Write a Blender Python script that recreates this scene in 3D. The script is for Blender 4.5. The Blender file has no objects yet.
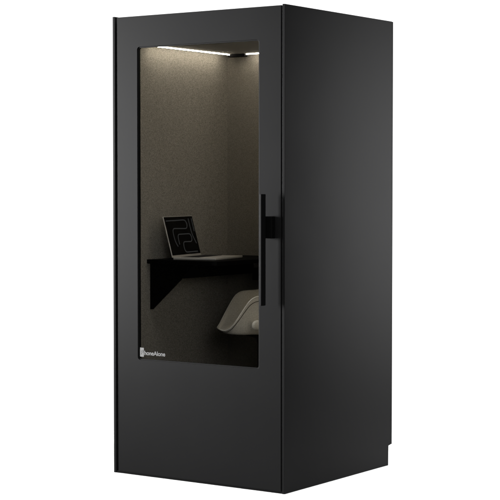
import bpy, bmesh, math
from math import radians, sin, cos, pi
from mathutils import Vector, Matrix

sc = bpy.context.scene
COL = sc.collection

# ------------------------------------------------------------------ helpers
def link(name, bm, mat, parent=None, smooth=False):
    me = bpy.data.meshes.new(name)
    bmesh.ops.recalc_face_normals(bm, faces=bm.faces)
    bm.to_mesh(me); bm.free()
    if smooth:
        for p in me.polygons: p.use_smooth = True
    me.materials.append(mat)
    o = bpy.data.objects.new(name, me); COL.objects.link(o)
    if parent:
        o.parent = parent
        # all meshes are written in place coordinates: undo the chain of parents
        m = Matrix.Identity(4); q = parent; chain = []
        while q: chain.append(q); q = q.parent
        for q in reversed(chain): m = m @ Matrix.LocRotScale(q.location, q.rotation_euler, q.scale)
        if isinstance(parent, bpy.types.Object) and chain[-1].type == 'EMPTY' and parent is chain[-1]:
            o.location = -parent.location
    return o

def empty(name, loc, label, cat):
    o = bpy.data.objects.new(name, None); COL.objects.link(o)
    o.location = loc; o.empty_display_size = .1
    o['label'] = label; o['category'] = cat
    return o

def box(bm, x0, x1, y0, y1, z0, z1, bev=0, seg=2, M=None):
    vs = [bm.verts.new((x, y, z)) for x in (x0, x1) for y in (y0, y1) for z in (z0, z1)]
    F = [(0,1,3,2),(4,6,7,5),(0,4,5,1),(2,3,7,6),(0,2,6,4),(1,5,7,3)]
    fs = [bm.faces.new([vs[i] for i in f]) for f in F]
    if M is not None: bmesh.ops.transform(bm, matrix=M, verts=vs)
    if bev:
        es = list({e for f in fs for e in f.edges})
        bmesh.ops.bevel(bm, geom=es, offset=bev, segments=seg, profile=.5, affect='EDGES')

def bxo(name, mat, parent, *a, **k):
    bm = bmesh.new(); box(bm, *a, **k); return link(name, bm, mat, parent)

def prism(bm, pts, axis, a, b, bev=0, seg=2):
    """outline pts (2D) extruded along axis from a to b"""
    def P(u, v, w):
        return {'x': (w, u, v), 'y': (u, w, v), 'z': (u, v, w)}[axis]
    A = [bm.verts.new(P(u, v, a)) for u, v in pts]; B = [bm.verts.new(P(u, v, b)) for u, v in pts]
    fs = [bm.faces.new(A), bm.faces.new(B[::-1])]
    n = len(pts)
    for i in range(n): fs.append(bm.faces.new((A[i], B[i], B[(i+1) % n], A[(i+1) % n])))
    if bev:
        es = list({e for f in fs[:2] for e in f.edges})
        bmesh.ops.bevel(bm, geom=es, offset=bev, segments=seg, profile=.5, affect='EDGES')

def tube(bm, pts, r, n=10, closed=False):
    pts = [Vector(p) for p in pts]; N = len(pts); rings = []
    up = Vector((0, 0, 1))
    for i, p in enumerate(pts):
        if closed: t = pts[(i+1) % N] - pts[i-1]
        else: t = pts[min(i+1, N-1)] - pts[max(i-1, 0)]
        t.normalize()
        ref = up if abs(t.z) < .95 else Vector((1, 0, 0))
        a = t.cross(ref).normalized(); b = t.cross(a)
        rings.append([bm.verts.new(p + r*(cos(2*pi*k/n)*a + sin(2*pi*k/n)*b)) for k in range(n)])
    for i in range(N if closed else N-1):
        A, B = rings[i], rings[(i+1) % N]
        for k in range(n): bm.faces.new((A[k], A[(k+1) % n], B[(k+1) % n], B[k]))
    if not closed:
        bm.faces.new(rings[0]); bm.faces.new(rings[-1])

def lathe(bm, prof, c, n=48):
    rings = []
    for r, z in prof:
        if r < 1e-6: rings.append([bm.verts.new((c[0], c[1], z))])
        else: rings.append([bm.verts.new((c[0]+r*cos(2*pi*k/n), c[1]+r*sin(2*pi*k/n), z)) for k in range(n)])
    for A, B in zip(rings, rings[1:]):
        for k in range(n):
            l = (k+1) % n
            if len(A) == 1 and len(B) == 1: continue
            if len(A) == 1: bm.faces.new((A[0], B[k], B[l]))
            elif len(B) == 1: bm.faces.new((A[k], A[l], B[0]))
            else: bm.faces.new((A[k], A[l], B[l], B[k]))

def rrect(x0, x1, z0, z1, r, n=6):
    pts = []
    for cx, cz, a0 in ((x1-r, z1-r, 0), (x0+r, z1-r, 90), (x0+r, z0+r, 180), (x1-r, z0+r, 270)):
        for k in range(n+1):
            a = radians(a0 + 90*k/n); pts.append((cx+r*cos(a), cz+r*sin(a)))
    return pts

# ------------------------------------------------------------------ materials
def mat(name, col, rough=.5, spec=.5, metal=0, noise=None, bump=None, rvar=0, sheen=0):
    m = bpy.data.materials.new(name); m.use_nodes = True
    nt = m.node_tree; b = nt.nodes['Principled BSDF']
    b.inputs['Base Color'].default_value = (*col, 1)
    b.inputs['Roughness'].default_value = rough
    b.inputs['Specular IOR Level'].default_value = spec
    b.inputs['Metallic'].default_value = metal
    if sheen: b.inputs['Sheen Weight'].default_value = sheen
    tc = nt.nodes.new('ShaderNodeTexCoord')
    def noi(scale, det=3):
        n = nt.nodes.new('ShaderNodeTexNoise'); n.inputs['Scale'].default_value = scale
        n.inputs['Detail'].default_value = det
        nt.links.new(tc.outputs['Object'], n.inputs['Vector']); return n
    if noise:
        sc_, amt = noise; n = noi(sc_)
        r = nt.nodes.new('ShaderNodeMapRange'); r.inputs['From Min'].default_value = .3; r.inputs['From Max'].default_value = .7
        r.inputs['To Min'].default_value = 1-amt; r.inputs['To Max'].default_value = 1+amt
        nt.links.new(n.outputs['Fac'], r.inputs['Value'])
        v = nt.nodes.new('ShaderNodeVectorMath'); v.operation = 'SCALE'; v.inputs[0].default_value = col
        nt.links.new(r.outputs['Result'], v.inputs['Scale']); nt.links.new(v.outputs['Vector'], b.inputs['Base Color'])
    if rvar:
        n = noi(3.5, 5); r = nt.nodes.new('ShaderNodeMapRange')
        r.inputs['From Min'].default_value = .3; r.inputs['From Max'].default_value = .7
        r.inputs['To Min'].default_value = rough-rvar; r.inputs['To Max'].default_value = rough+rvar
        nt.links.new(n.outputs['Fac'], r.inputs['Value']); nt.links.new(r.outputs['Result'], b.inputs['Roughness'])
    if bump:
        s_, st, di = bump; n = noi(s_, 2); u = nt.nodes.new('ShaderNodeBump')
        u.inputs['Strength'].default_value = st; u.inputs['Distance'].default_value = di
        nt.links.new(n.outputs['Fac'], u.inputs['Height']); nt.links.new(u.outputs['Normal'], b.inputs['Normal'])
    return m

def emit(name, col, s):
    m = bpy.data.materials.new(name); m.use_nodes = True; nt = m.node_tree; nt.nodes.clear()
    e = nt.nodes.new('ShaderNodeEmission'); o = nt.nodes.new('ShaderNodeOutputMaterial')
    e.inputs['Color'].default_value = (*col, 1); e.inputs['Strength'].default_value = s
    nt.links.new(e.outputs[0], o.inputs['Surface']); return m

PAINT = mat('charcoal_powder_coat', (.0060, .0060, .0061), .46, .02, bump=(1400, .05, .0005), rvar=.03)
EDGE = PAINT
BLACK = mat('black_handle_coat', (.0035, .0035, .0036), .5, .04, bump=(1600, .05, .0005))
LOCK = mat('black_lock_plastic', (.0015, .0015, .0015), .7, .03)
RUBBER = mat('black_gasket_rubber', (.004, .004, .004), .6, .04)
PLINTH = mat('dark_plinth', (.004, .004, .004), .6, .02)
FELT = mat('beige_acoustic_felt', (.275, .255, .220), .95, .1, noise=(322, .52), bump=(560, .25, .003), sheen=.1)
FELT_FINE = mat('beige_acoustic_felt_fine', (.262, .243, .210), .95, .1, noise=(385, .42), bump=(560, .25, .003), sheen=.1)
CEIL = mat('taupe_ceiling_felt', (.19, .176, .150), .95, .1, noise=(520, .28), bump=(420, .5, .003))
CARPET = mat('grey_carpet', (.13, .12, .105), .95, .1, noise=(300, .4), bump=(300, .6, .003))
DESK = mat('black_desk_laminate', (.0010, .0010, .0010), .5, .03, bump=(900, .04, .0005))
ALU = mat('silver_aluminium', (.62, .59, .54), .4, .5, metal=.35, bump=(2000, .03, .0003))
KEYS = mat('black_keys', (.015, .015, .016), .5, .3)
SCREEN = mat('dark_display_glass', (.001, .001, .0012), .12, .15)
FABRIC = mat('beige_upholstery', (.86, .81, .71), .9, .15, noise=(330, .22), bump=(420, .6, .003), sheen=.25)
PIPING = mat('pale_piping', (.88, .84, .75), .8, .2, noise=(500, .12), bump=(900, .4, .001))
SEAM = mat('brown_seam', (.10, .09, .075), .9, .1)
STEEL = mat('black_steel', (.012, .012, .012), .4, .4)
FLOOR = mat('white_studio_floor', (.92, .92, .92), .8, .05)
LETTER = mat('white_vinyl', (.036, .036, .0355), .55, .3)
INK = mat('grey_vinyl', (.02, .02, .02), .5, .3)
LED = emit('warm_led', (1, .915, .775), 64.0)
GLOW = emit('screen_lines', (.8, .8, .78), .055)

GLASS = bpy.data.materials.new('tinted_window_glass'); GLASS.use_nodes = True
nt = GLASS.node_tree; nt.nodes.clear()
_t = nt.nodes.new('ShaderNodeBsdfTransparent'); _t.inputs['Color'].default_value = (.74, .74, .735, 1)
_g = nt.nodes.new('ShaderNodeBsdfGlossy'); _g.inputs['Roughness'].default_value = .01
_f = nt.nodes.new('ShaderNodeFresnel'); _f.inputs['IOR'].default_value = 1.45
_n = nt.nodes.new('ShaderNodeNewGeometry'); _r = nt.nodes.new('ShaderNodeMapRange')   # same reflectance from inside and outside
_r.inputs['To Min'].default_value = 1.45; _r.inputs['To Max'].default_value = 1/1.45
nt.links.new(_n.outputs['Backfacing'], _r.inputs['Value']); nt.links.new(_r.outputs['Result'], _f.inputs['IOR'])
_m = nt.nodes.new('ShaderNodeMixShader'); _o = nt.nodes.new('ShaderNodeOutputMaterial')
nt.links.new(_f.outputs[0], _m.inputs[0]); nt.links.new(_t.outputs[0], _m.inputs[1]); nt.links.new(_g.outputs[0], _m.inputs[2])
nt.links.new(_m.outputs[0], _o.inputs['Surface'])

# ------------------------------------------------------------------ booth
W, D, H = .995, .958, 2.2
T = .014
booth = empty('phone_booth', (W/2, D/2, 0), 'tall charcoal phone booth with a glazed door and dim warm light inside', 'phone booth')

prof = [(0, 0), (D-.026, 0), (D-.026, .1), (D-.004, .1), (D-.004, H), (0, H)]
for x0, x1 in ((0, T), (W-T, W)):
    bm = bmesh.new(); prism(bm, prof, 'x', x0, x1, .0016, 3); link('side_panel', bm, PAINT, booth)
bxo('back_panel', PAINT, booth, .0005, W-.0005, D-.0035, D+.010, .102, H-.001, bev=.001)
bxo('roof_panel', PAINT, booth, T+.001, W-T-.001, .0262, D-.006, H-.035, H-.004, bev=.001)
bxo('plinth', PLINTH, booth, T+.001, W-T-.001, .03, D-.03, .0, .09, bev=.002)

bxo('door_gap_shade', PLINTH, booth, T+.001, W-T-.001, .0035, .0295, .0, .0095)  # added dark strip, stands in for the shade under the door
# lining of the cabin
LX, RX, BY, CZ, FZ = .045, .950, .885, 2.071, .10
bxo('wall_lining', FELT, booth, T+.001, LX, .026, D-.005, .09, H-.037)
bxo('wall_lining', FELT, booth, RX, W-T-.001, .026, D-.005, .09, H-.037)
bxo('wall_lining', FELT_FINE, booth, LX+.0005, RX-.0005, BY, D-.006, .09, H-.037)
bxo('ceiling_lining', CEIL, booth, LX+.0005, RX-.0005, .026, BY-.0005, CZ, H-.038)
bxo('cabin_floor', CARPET, booth, LX+.0005, RX-.0005, .026, BY-.0005, .0905, FZ)

# door: a slab with a rounded window cut out
DX0, DX1, DZ0, DZ1, DT = .0285, .9745, .010, 2.1955, .024
WX0, WX1, WZ0, WZ1, WR = .1515, .8550, .5580, 2.0485, .013
bm = bmesh.new()
inner = rrect(WX0, WX1, WZ0, WZ1, WR, 6)
n4 = len(inner)//4
outer = []
corners = [(DX1, DZ1), (DX0, DZ1), (DX0, DZ0), (DX1, DZ0)]
vi, vo = {}, {}
for s, y in ((0, 0.0), (1, DT)):
    vi[s] = [bm.verts.new((x, y, z)) for x, z in inner]
    vo[s] = [bm.verts.new((x, y, z)) for x, z in corners]
    for c in range(4):
        loop = vi[s][c*n4:(c+1)*n4]
        for a, b in zip(loop, loop[1:]): bm.faces.new((vo[s][c], a, b))
        nx = (c+1) % 4
        bm.faces.new((vo[s][c], loop[-1], vi[s][nx*n4], vo[s][nx]))
ring_in = []
for k in range(len(inner)):
    l = (k+1) % len(inner); bm.faces.new((vi[0][k], vi[0][l], vi[1][l], vi[1][k]))
for k in range(4):
    l = (k+1) % 4; bm.faces.new((vo[0][k], vo[1][k], vo[1][l], vo[0][l]))
bmesh.ops.recalc_face_normals(bm, faces=bm.faces)
bm.edges.ensure_lookup_table()
es = [e for e in bm.edges if len(e.link_faces) == 2 and all(abs(v.co.y) < 1e-6 for v in e.verts) and e.calc_face_angle(0) > .5]
bmesh.ops.bevel(bm, geom=es, offset=.0012, segments=3, profile=.5, affect='EDGES')
door = link('door', bm, PAINT, booth)

def frame_ring(bm, o, i, y0, y1):
    n = len(o)
    A = [[bm.verts.new((x, y, z)) for x, z in pts] for pts in (o, i) for y in (y0, y1)]
    oF, oB, iF, iB = A
    for k in range(n):
        l = (k+1) % n
        bm.faces.new((oF[k], oF[l], iF[l], iF[k])); bm.faces.new((oB[k], iB[k], iB[l], oB[l]))
        bm.faces.new((iF[k], iF[l], iB[l], iB[k])); bm.faces.new((oF[k], oB[k], oB[l], oF[l]))
bm = bmesh.new()
GY = .006
frame_ring(bm, rrect(WX0+.0004, WX1-.0004, WZ0+.0004, WZ1-.0004, WR-.0004), rrect(WX0+.0048, WX1-.0048, WZ0+.0042, WZ1-.0042, WR-.003), GY-.0015, GY+.011)
link('gasket', bm, RUBBER, door)
bm = bmesh.new(); prism(bm, rrect(WX0+.0016, WX1-.0016, WZ0+.0016, WZ1-.0016, WR-.0016), 'y', GY, GY+.008, .0008, 2)
link('glass_pane', bm, GLASS, door)

# pull handle and its lock block
bm = bmesh.new(); box(bm, .9025, .9120, -.065, -.029, .8510, 1.3525, .0022, 3)
link('pull_handle', bm, BLACK, door)
bm = bmesh.new(); box(bm, .9030, .9435, -.0287, -.0003, 1.1530, 1.2525, .003, 3)
link('lock_block', bm, LOCK, door)

# lettering on the pane
def text_mesh(name, s, size, x, y, z, m, parent, bold=.0):
    cu = bpy.data.curves.new(name, 'FONT'); cu.body = s; cu.size = size; cu.extrude = .0003; cu.offset = bold
    cu.space_character = .96
    tmp = bpy.data.objects.new(name, cu); COL.objects.link(tmp)
    bpy.context.view_layer.update()
    me = bpy.data.meshes.new_from_object(tmp.evaluated_get(bpy.context.evaluated_depsgraph_get()))
    bpy.data.objects.remove(tmp); bpy.data.curves.remove(cu)
    me.transform(Matrix.Translation((x, y, z)) @ Matrix.Rotation(pi/2, 4, 'X'))
    me.materials.clear(); me.materials.append(m)
    o = bpy.data.objects.new(name, me); COL.objects.link(o); o.parent = parent
    return o
LY = GY-.0006
bm = bmesh.new(); prism(bm, rrect(.1600, .1835, .5725, .6160, .002, 3), 'y', LY-.0003, LY+.0003)
link('logo_plate', bm, LETTER, door)
text_mesh('logo_letter', 'P', .030, .1640, LY-.0009, .5840, INK, door, .0004)
tx = text_mesh('lettering', 'honeAlone', .0285, .1855, LY-.0004, .5825, LETTER, door, .0007)
xs = [v.co.x for v in tx.data.vertices]; k = (.3125-.1855)/(max(xs)-.1855)
for v in tx.data.vertices: v.co.x = .1855 + (v.co.x-.1855)*k

# ceiling light: a thin LED line round three sides with a black joint
light = bxo('ceiling_light', LOCK, booth, .100, .204, .812, .842, CZ-.016, CZ-.0005, bev=.002)
bxo('led_strip', LED, light, .108, .112, .205, .8115, CZ-.006, CZ-.0005)
bxo('led_strip', LED, light, .2045, .880, .8262, .8290, CZ-.006, CZ-.0005)
bxo('led_strip', LED, light, .205, .8795, .102, .106, CZ-.006, CZ-.0005)
bxo('led_strip', LED, light, .8815, .8855, .205, .8295, CZ-.006, CZ-.0005)

# desk on brackets along the left wall
desk = bxo('desk', DESK, booth, LX+.001, .470, .203, BY-.001, 1.008, 1.028, bev=.0015)
for y0 in (.228,):
    bm = bmesh.new(); prism(bm, [(LX+.001, .782), (LX+.014, .782), (.310, 1.0), (.335, 1.0075), (LX+.001, 1.0075)], 'y', y0, y0+.012, .001)
    link('bracket', bm, DESK, desk)
bxo('apron', DESK, desk, .225, .243, .2405, .8415, .938, 1.0075, bev=.001)
bxo('power_box', DESK, desk, .262, .400, .800, .8415, .905, .968, bev=.003)

# ------------------------------------------------------------------ laptop
HL = Vector((.177, .238, 1.0285)); ang = math.atan2(.975, -.222)
hx = Vector((cos(ang), sin(ang), 0)); fx = Vector((hx.y, -hx.x, 0))     # along hinge, towards the user
LW, LD, LH = .346, .230, .0115
Mb = Matrix(((hx.x, fx.x, 0, HL.x), (hx.y, fx.y, 0, HL.y), (0, 0, 1, HL.z), (0, 0, 0, 1)))
mid = HL + hx*LW/2 + fx*LD/2
laptop = empty('laptop', mid, 'open silver laptop with a dark patterned screen on the black desk', 'laptop')
def lap(name, m, parent, *a, M=Mb, bev=0, seg=2):
    bm = bmesh.new(); box(bm, *a, bev=bev, seg=seg, M=M); return link(name, bm, m, parent)
base = lap('base', ALU, laptop, 0, LW, .004, LD, 0, LH, bev=.003, seg=3)
bm = bmesh.new()
for r in range(5):
    for c in range(14):
        w = (LW-.05)/14
        box(bm, .025+c*w+.001, .025+(c+1)*w-.001, .035+r*.019, .035+r*.019+.0165, LH-.0002, LH+.0012, M=Mb)
link('keyboard', bm, KEYS, base)
lap('trackpad', ALU, base, LW/2-.065, LW/2+.065, .142, .222, LH-.0003, LH+.0005)
th = radians(14.5); up = Vector((0, 0, cos(th))) - fx*sin(th); nr = fx*cos(th) + Vector((0, 0, sin(th)))
O = HL + Vector((0, 0, LH-.001)) + fx*.002
Ms = Matrix(((hx.x, up.x, nr.x, O.x), (hx.y, up.y, nr.y, O.y), (hx.z, up.z, nr.z, O.z), (0, 0, 0, 1)))
SH = .206
lid = lap('lid', ALU, laptop, 0, LW, 0, SH, -.005, 0, M=Ms, bev=.002, seg=2)
lap('display', SCREEN, lid, .004, LW-.004, .010, SH-.003, -.0005, .0008, M=Ms)
# serpentine line of the wallpaper
def arcpath(pts, r, n=6):
    out = []
    for i, p in enumerate(pts):
        p = Vector(p)
        if i in (0, len(pts)-1): out.append(p); continue
        a = (Vector(pts[i-1])-p).normalized(); b = (Vector(pts[i+1])-p).normalized()
        p0, p1 = p+a*r, p+b*r
        for k in range(n+1):
            t = k/n; out.append((1-t)**2*p0 + 2*t*(1-t)*p + t*t*p1)
    return out
bm = bmesh.new()
def disp(u, v): return Ms @ Vector((u*LW, v*SH, .0010))
def line(pts, r):
    q = arcpath([(a*LW, b*SH, 0) for a, b in pts], r)
    tube(bm, [Ms @ Vector((p.x, p.y, .0006)) for p in q], .0027, 8)
line([(.05, .89), (.74, .90), (.74, .68), (.20, .70), (.20, .36), (.26, .26)], .030)
line([(.33, .30), (.33, .55), (.80, .55), (.80, .35), (.46, .36), (.46, .10), (.90, .10)], .026)
line([(.83, .93), (.83, .55), (.92, .30)], .030)
line([(.94, .93), (.94, .60)], .02)
link('wallpaper_line', bm, GLOW, lid)

# ------------------------------------------------------------------ stool
N0 = Vector((.519, .219, 0)); S = Vector((-.712, .700, 0)).normalized(); B = Vector((S.y, -S.x, 0))
SWD, SDP = .400, .420
ctr = N0 + S*SWD/2 + B*SDP/2
stool = empty('bar_stool', (ctr.x, ctr.y, FZ), 'beige upholstered bucket stool with pale piping in front of the black desk', 'stool')
def sm(t): t = max(0, min(1, t)); return t*t*(3-2*t)
ZB, ZL = .672, .686
def rim(u):   # height of the rim behind the front lip
    pts = [(0, 0), (.015, .002), (.03, .020), (.054, .060), (.079, .100), (.098, .135), (.123, .165), (.153, .175), (.22, .178), (.42, .205)]
    def at(v):
        for (a, h), (b, g) in zip(pts, pts[1:]):
            if v <= b: return h + (g-h)*(max(v, a)-a)/(b-a)
        return pts[-1][1]
    return ZL + sum(at(u+d) for d in (-.016, -.008, 0, .008, .016))/5
NT = 120
def plan(t):
    c, s = cos(t), sin(t); e = 2/3.4
    return math.copysign(abs(c)**e, c), math.copysign(abs(s)**e, s)
bm = bmesh.new(); rings = []
rows = 17
def shell_pt(t, j):
    px, py = plan(t)                       # px along S, py along B
    u = (py+1)/2*SDP
    zr = rim(u); seat = min(zr-.008, .705+.004*py)
    wall = zr-ZB
    P = [(.30, ZB), (.62, ZB), (.76, ZB+.001), (.83, ZB+.005), (.875, ZB+min(.014, wall*.2)), (.905, ZB+min(.032, wall*.42)),
         (.95, ZB+wall*.62), (.985, ZB+wall*.82), (1.012, zr-.007), (1.010, zr), (.990, zr+.004), (.962, zr+.001), (.935, zr-.008),
         (.80, seat+(zr-seat)*.60), (.60, seat+(zr-seat)*.26), (.42, seat+(zr-seat)*.05), (.22, seat-.006)]
    s, z = P[j]
    if j < 8: s = 1-(1-s)*(.3+.7*min(1, wall/.16))
    c = ctr + S*px*SWD/2*s + B*py*SDP/2*s
    return Vector((c.x, c.y, z))
for j in range(rows): rings.append([bm.verts.new(shell_pt(2*pi*k/NT, j)) for k in range(NT)])
for A, Q in zip(rings, rings[1:]):
    for k in range(NT):
        l = (k+1) % NT; bm.faces.new((A[k], A[l], Q[l], Q[k]))
cb = bm.verts.new((ctr.x, ctr.y, ZB)); ct = bm.verts.new((ctr.x, ctr.y, .694))
for k in range(NT):
    l = (k+1) % NT; bm.faces.new((rings[0][l], rings[0][k], cb)); bm.faces.new((rings[-1][k], rings[-1][l], ct))
shell = link('seat_shell', bm, FABRIC, stool, True)
mo = shell.modifiers.new('sub', 'SUBSURF'); mo.levels = 1; mo.render_levels = 2
bm = bmesh.new()
tube(bm, [shell_pt(2*pi*k/NT, 9) + Vector((0, 0, .001)) for k in range(NT)], .0032, 10, True)
link('piping', bm, PIPING, shell, True)
bm = bmesh.new()
tube(bm, [shell_pt(2*pi*k/NT, 8)*.45 + shell_pt(2*pi*k/NT, 7)*.55 for k in range(NT)], .0019, 6, True)
link('seam', bm, SEAM, shell, True)
# round knob on the near side of the shell
kc = ctr - S*(SWD/2*.93) + B*(-SDP/2+.146); kz = .722
bm = bmesh.new()
prof = [(0, .030), (.014, .029), (.021, .026), (.0245, .020), (.025, .015), (.022, .011), (.012, .009), (.012, -.02), (0, -.02)]
lathe(bm, prof, (0, 0), 32)
R = Matrix(((B.x, 0, -S.x, kc.x), (B.y, 0, -S.y, kc.y), (0, 1, 0, kz), (0, 0, 0, 1)))
bmesh.ops.transform(bm, matrix=R, verts=bm.verts)
link('side_knob', bm, FABRIC, stool, True)
bm = bmesh.new(); lathe(bm, [(0, ZB-.0005), (.09, ZB-.0005), (.09, ZB-.012), (.03, ZB-.03), (.024, ZB-.06), (.024, FZ+.25), (.030, FZ+.249), (.030, FZ+.02), (0, FZ+.02)], ctr)
link('column', bm, STEEL, stool, True)
bm = bmesh.new(); lathe(bm, [(0, FZ+.028), (.035, FZ+.028), (.05, FZ+.016), (.19, FZ+.008), (.195, FZ+.004), (.195, FZ+.0005), (0, FZ+.0005)], ctr)
link('base', bm, STEEL, stool, True)
bm = bmesh.new()
tube(bm, [ctr + Vector((.15*cos(2*pi*k/48), .15*sin(2*pi*k/48), .32)) for k in range(48)], .009, 10, True)
for a in (0, 1, 2): tube(bm, [ctr + Vector((.02*cos(a*2.094), .02*sin(a*2.094), .32)), ctr + Vector((.15*cos(a*2.094), .15*sin(a*2.094), .32))], .007, 8)
link('footrest', bm, STEEL, stool, True)

# ------------------------------------------------------------------ studio
fwd = Vector((-.5713, .8207, 0)); rgt = Vector((.8207, .5713, 0))
bm = bmesh.new()
f0 = Vector((W, 0, 0))
q = [f0 - fwd*.6 - rgt*2.2, f0 - fwd*.6 + rgt*1.5, f0 + fwd*1.9 + rgt*1.5, f0 + fwd*1.9 - rgt*2.2]
bm.faces.new([bm.verts.new((v.x, v.y, -.0005)) for v in q])
fl = link('studio_floor', bm, FLOOR); fl['kind'] = 'structure'
fl['label'] = 'plain white studio floor under the phone booth'

w = bpy.data.worlds.new('World'); sc.world = w; w.use_nodes = True
nt = w.node_tree; bg = nt.nodes['Background']
tc = nt.nodes.new('ShaderNodeTexCoord')
dt = nt.nodes.new('ShaderNodeVectorMath'); dt.operation = 'DOT_PRODUCT'; dt.inputs[1].default_value = fwd
nt.links.new(tc.outputs['Generated'], dt.inputs[0])
mr = nt.nodes.new('ShaderNodeMapRange'); mr.interpolation_type = 'SMOOTHSTEP'
mr.inputs['From Min'].default_value = .80; mr.inputs['From Max'].default_value = .92
mr.inputs['To Min'].default_value = .006; mr.inputs['To Max'].default_value = 1.5
nt.links.new(dt.outputs['Value'], mr.inputs['Value']); nt.links.new(mr.outputs['Result'], bg.inputs['Strength'])
bg.inputs['Color'].default_value = (1, 1, 1, 1)

def area(name, loc, target, sx, sy, power, col=(1, 1, 1), spread=180):
    l = bpy.data.lights.new(name, 'AREA'); l.shape = 'RECTANGLE'; l.size = sx; l.size_y = sy; l.energy = power; l.color = col
    l.spread = radians(spread)
    o = bpy.data.objects.new(name, l); COL.objects.link(o); o.location = loc
    o.rotation_euler = (Vector(target)-Vector(loc)).to_track_quat('-Z', 'Y').to_euler()
    return o
area('overhead_floor_fill', (.8, -.1, 5.6), (.8, -.1, 0), 4.5, 4.5, 880)  # added lamp, washes the floor and its contact shadow out to white
area('left_softbox', (-3.0, -1.75, 1.57), (.35, 0, 1.47), .8, 2.2, 97, spread=42)
area('right_softbox', (3.6, 2.7, 1.42), (1, 1.42, 1.33), .7, 1.8, 71, spread=43)
area('front_cabin_fill', (4.8, -4.0, 2.2), (.4, .3, 1.0), 1.6, 1.6, 128)  # added fill through the glass, lifts the lower cabin walls and stool

cam = bpy.data.cameras.new('camera'); co = bpy.data.objects.new('camera', cam); COL.objects.link(co)
co.location = (5.03506, -6.07639, 1.38717)
co.rotation_euler = (radians(90-2.23867), 0, radians(34.84174))
cam.sensor_width = 36; cam.lens = 36*1629.26/500; cam.clip_end = 200
sc.camera = co

sc.view_settings.view_transform = 'Standard'; sc.view_settings.look = 'None'
sc.view_settings.exposure = 0; sc.view_settings.gamma = 1
sc.render.engine = 'CYCLES'
sc.cycles.use_denoising = True
sc.cycles.max_bounces = 8; sc.cycles.transparent_max_bounces = 8
sc.cycles.caustics_reflective = False
sc.cycles.sample_clamp_indirect = 4
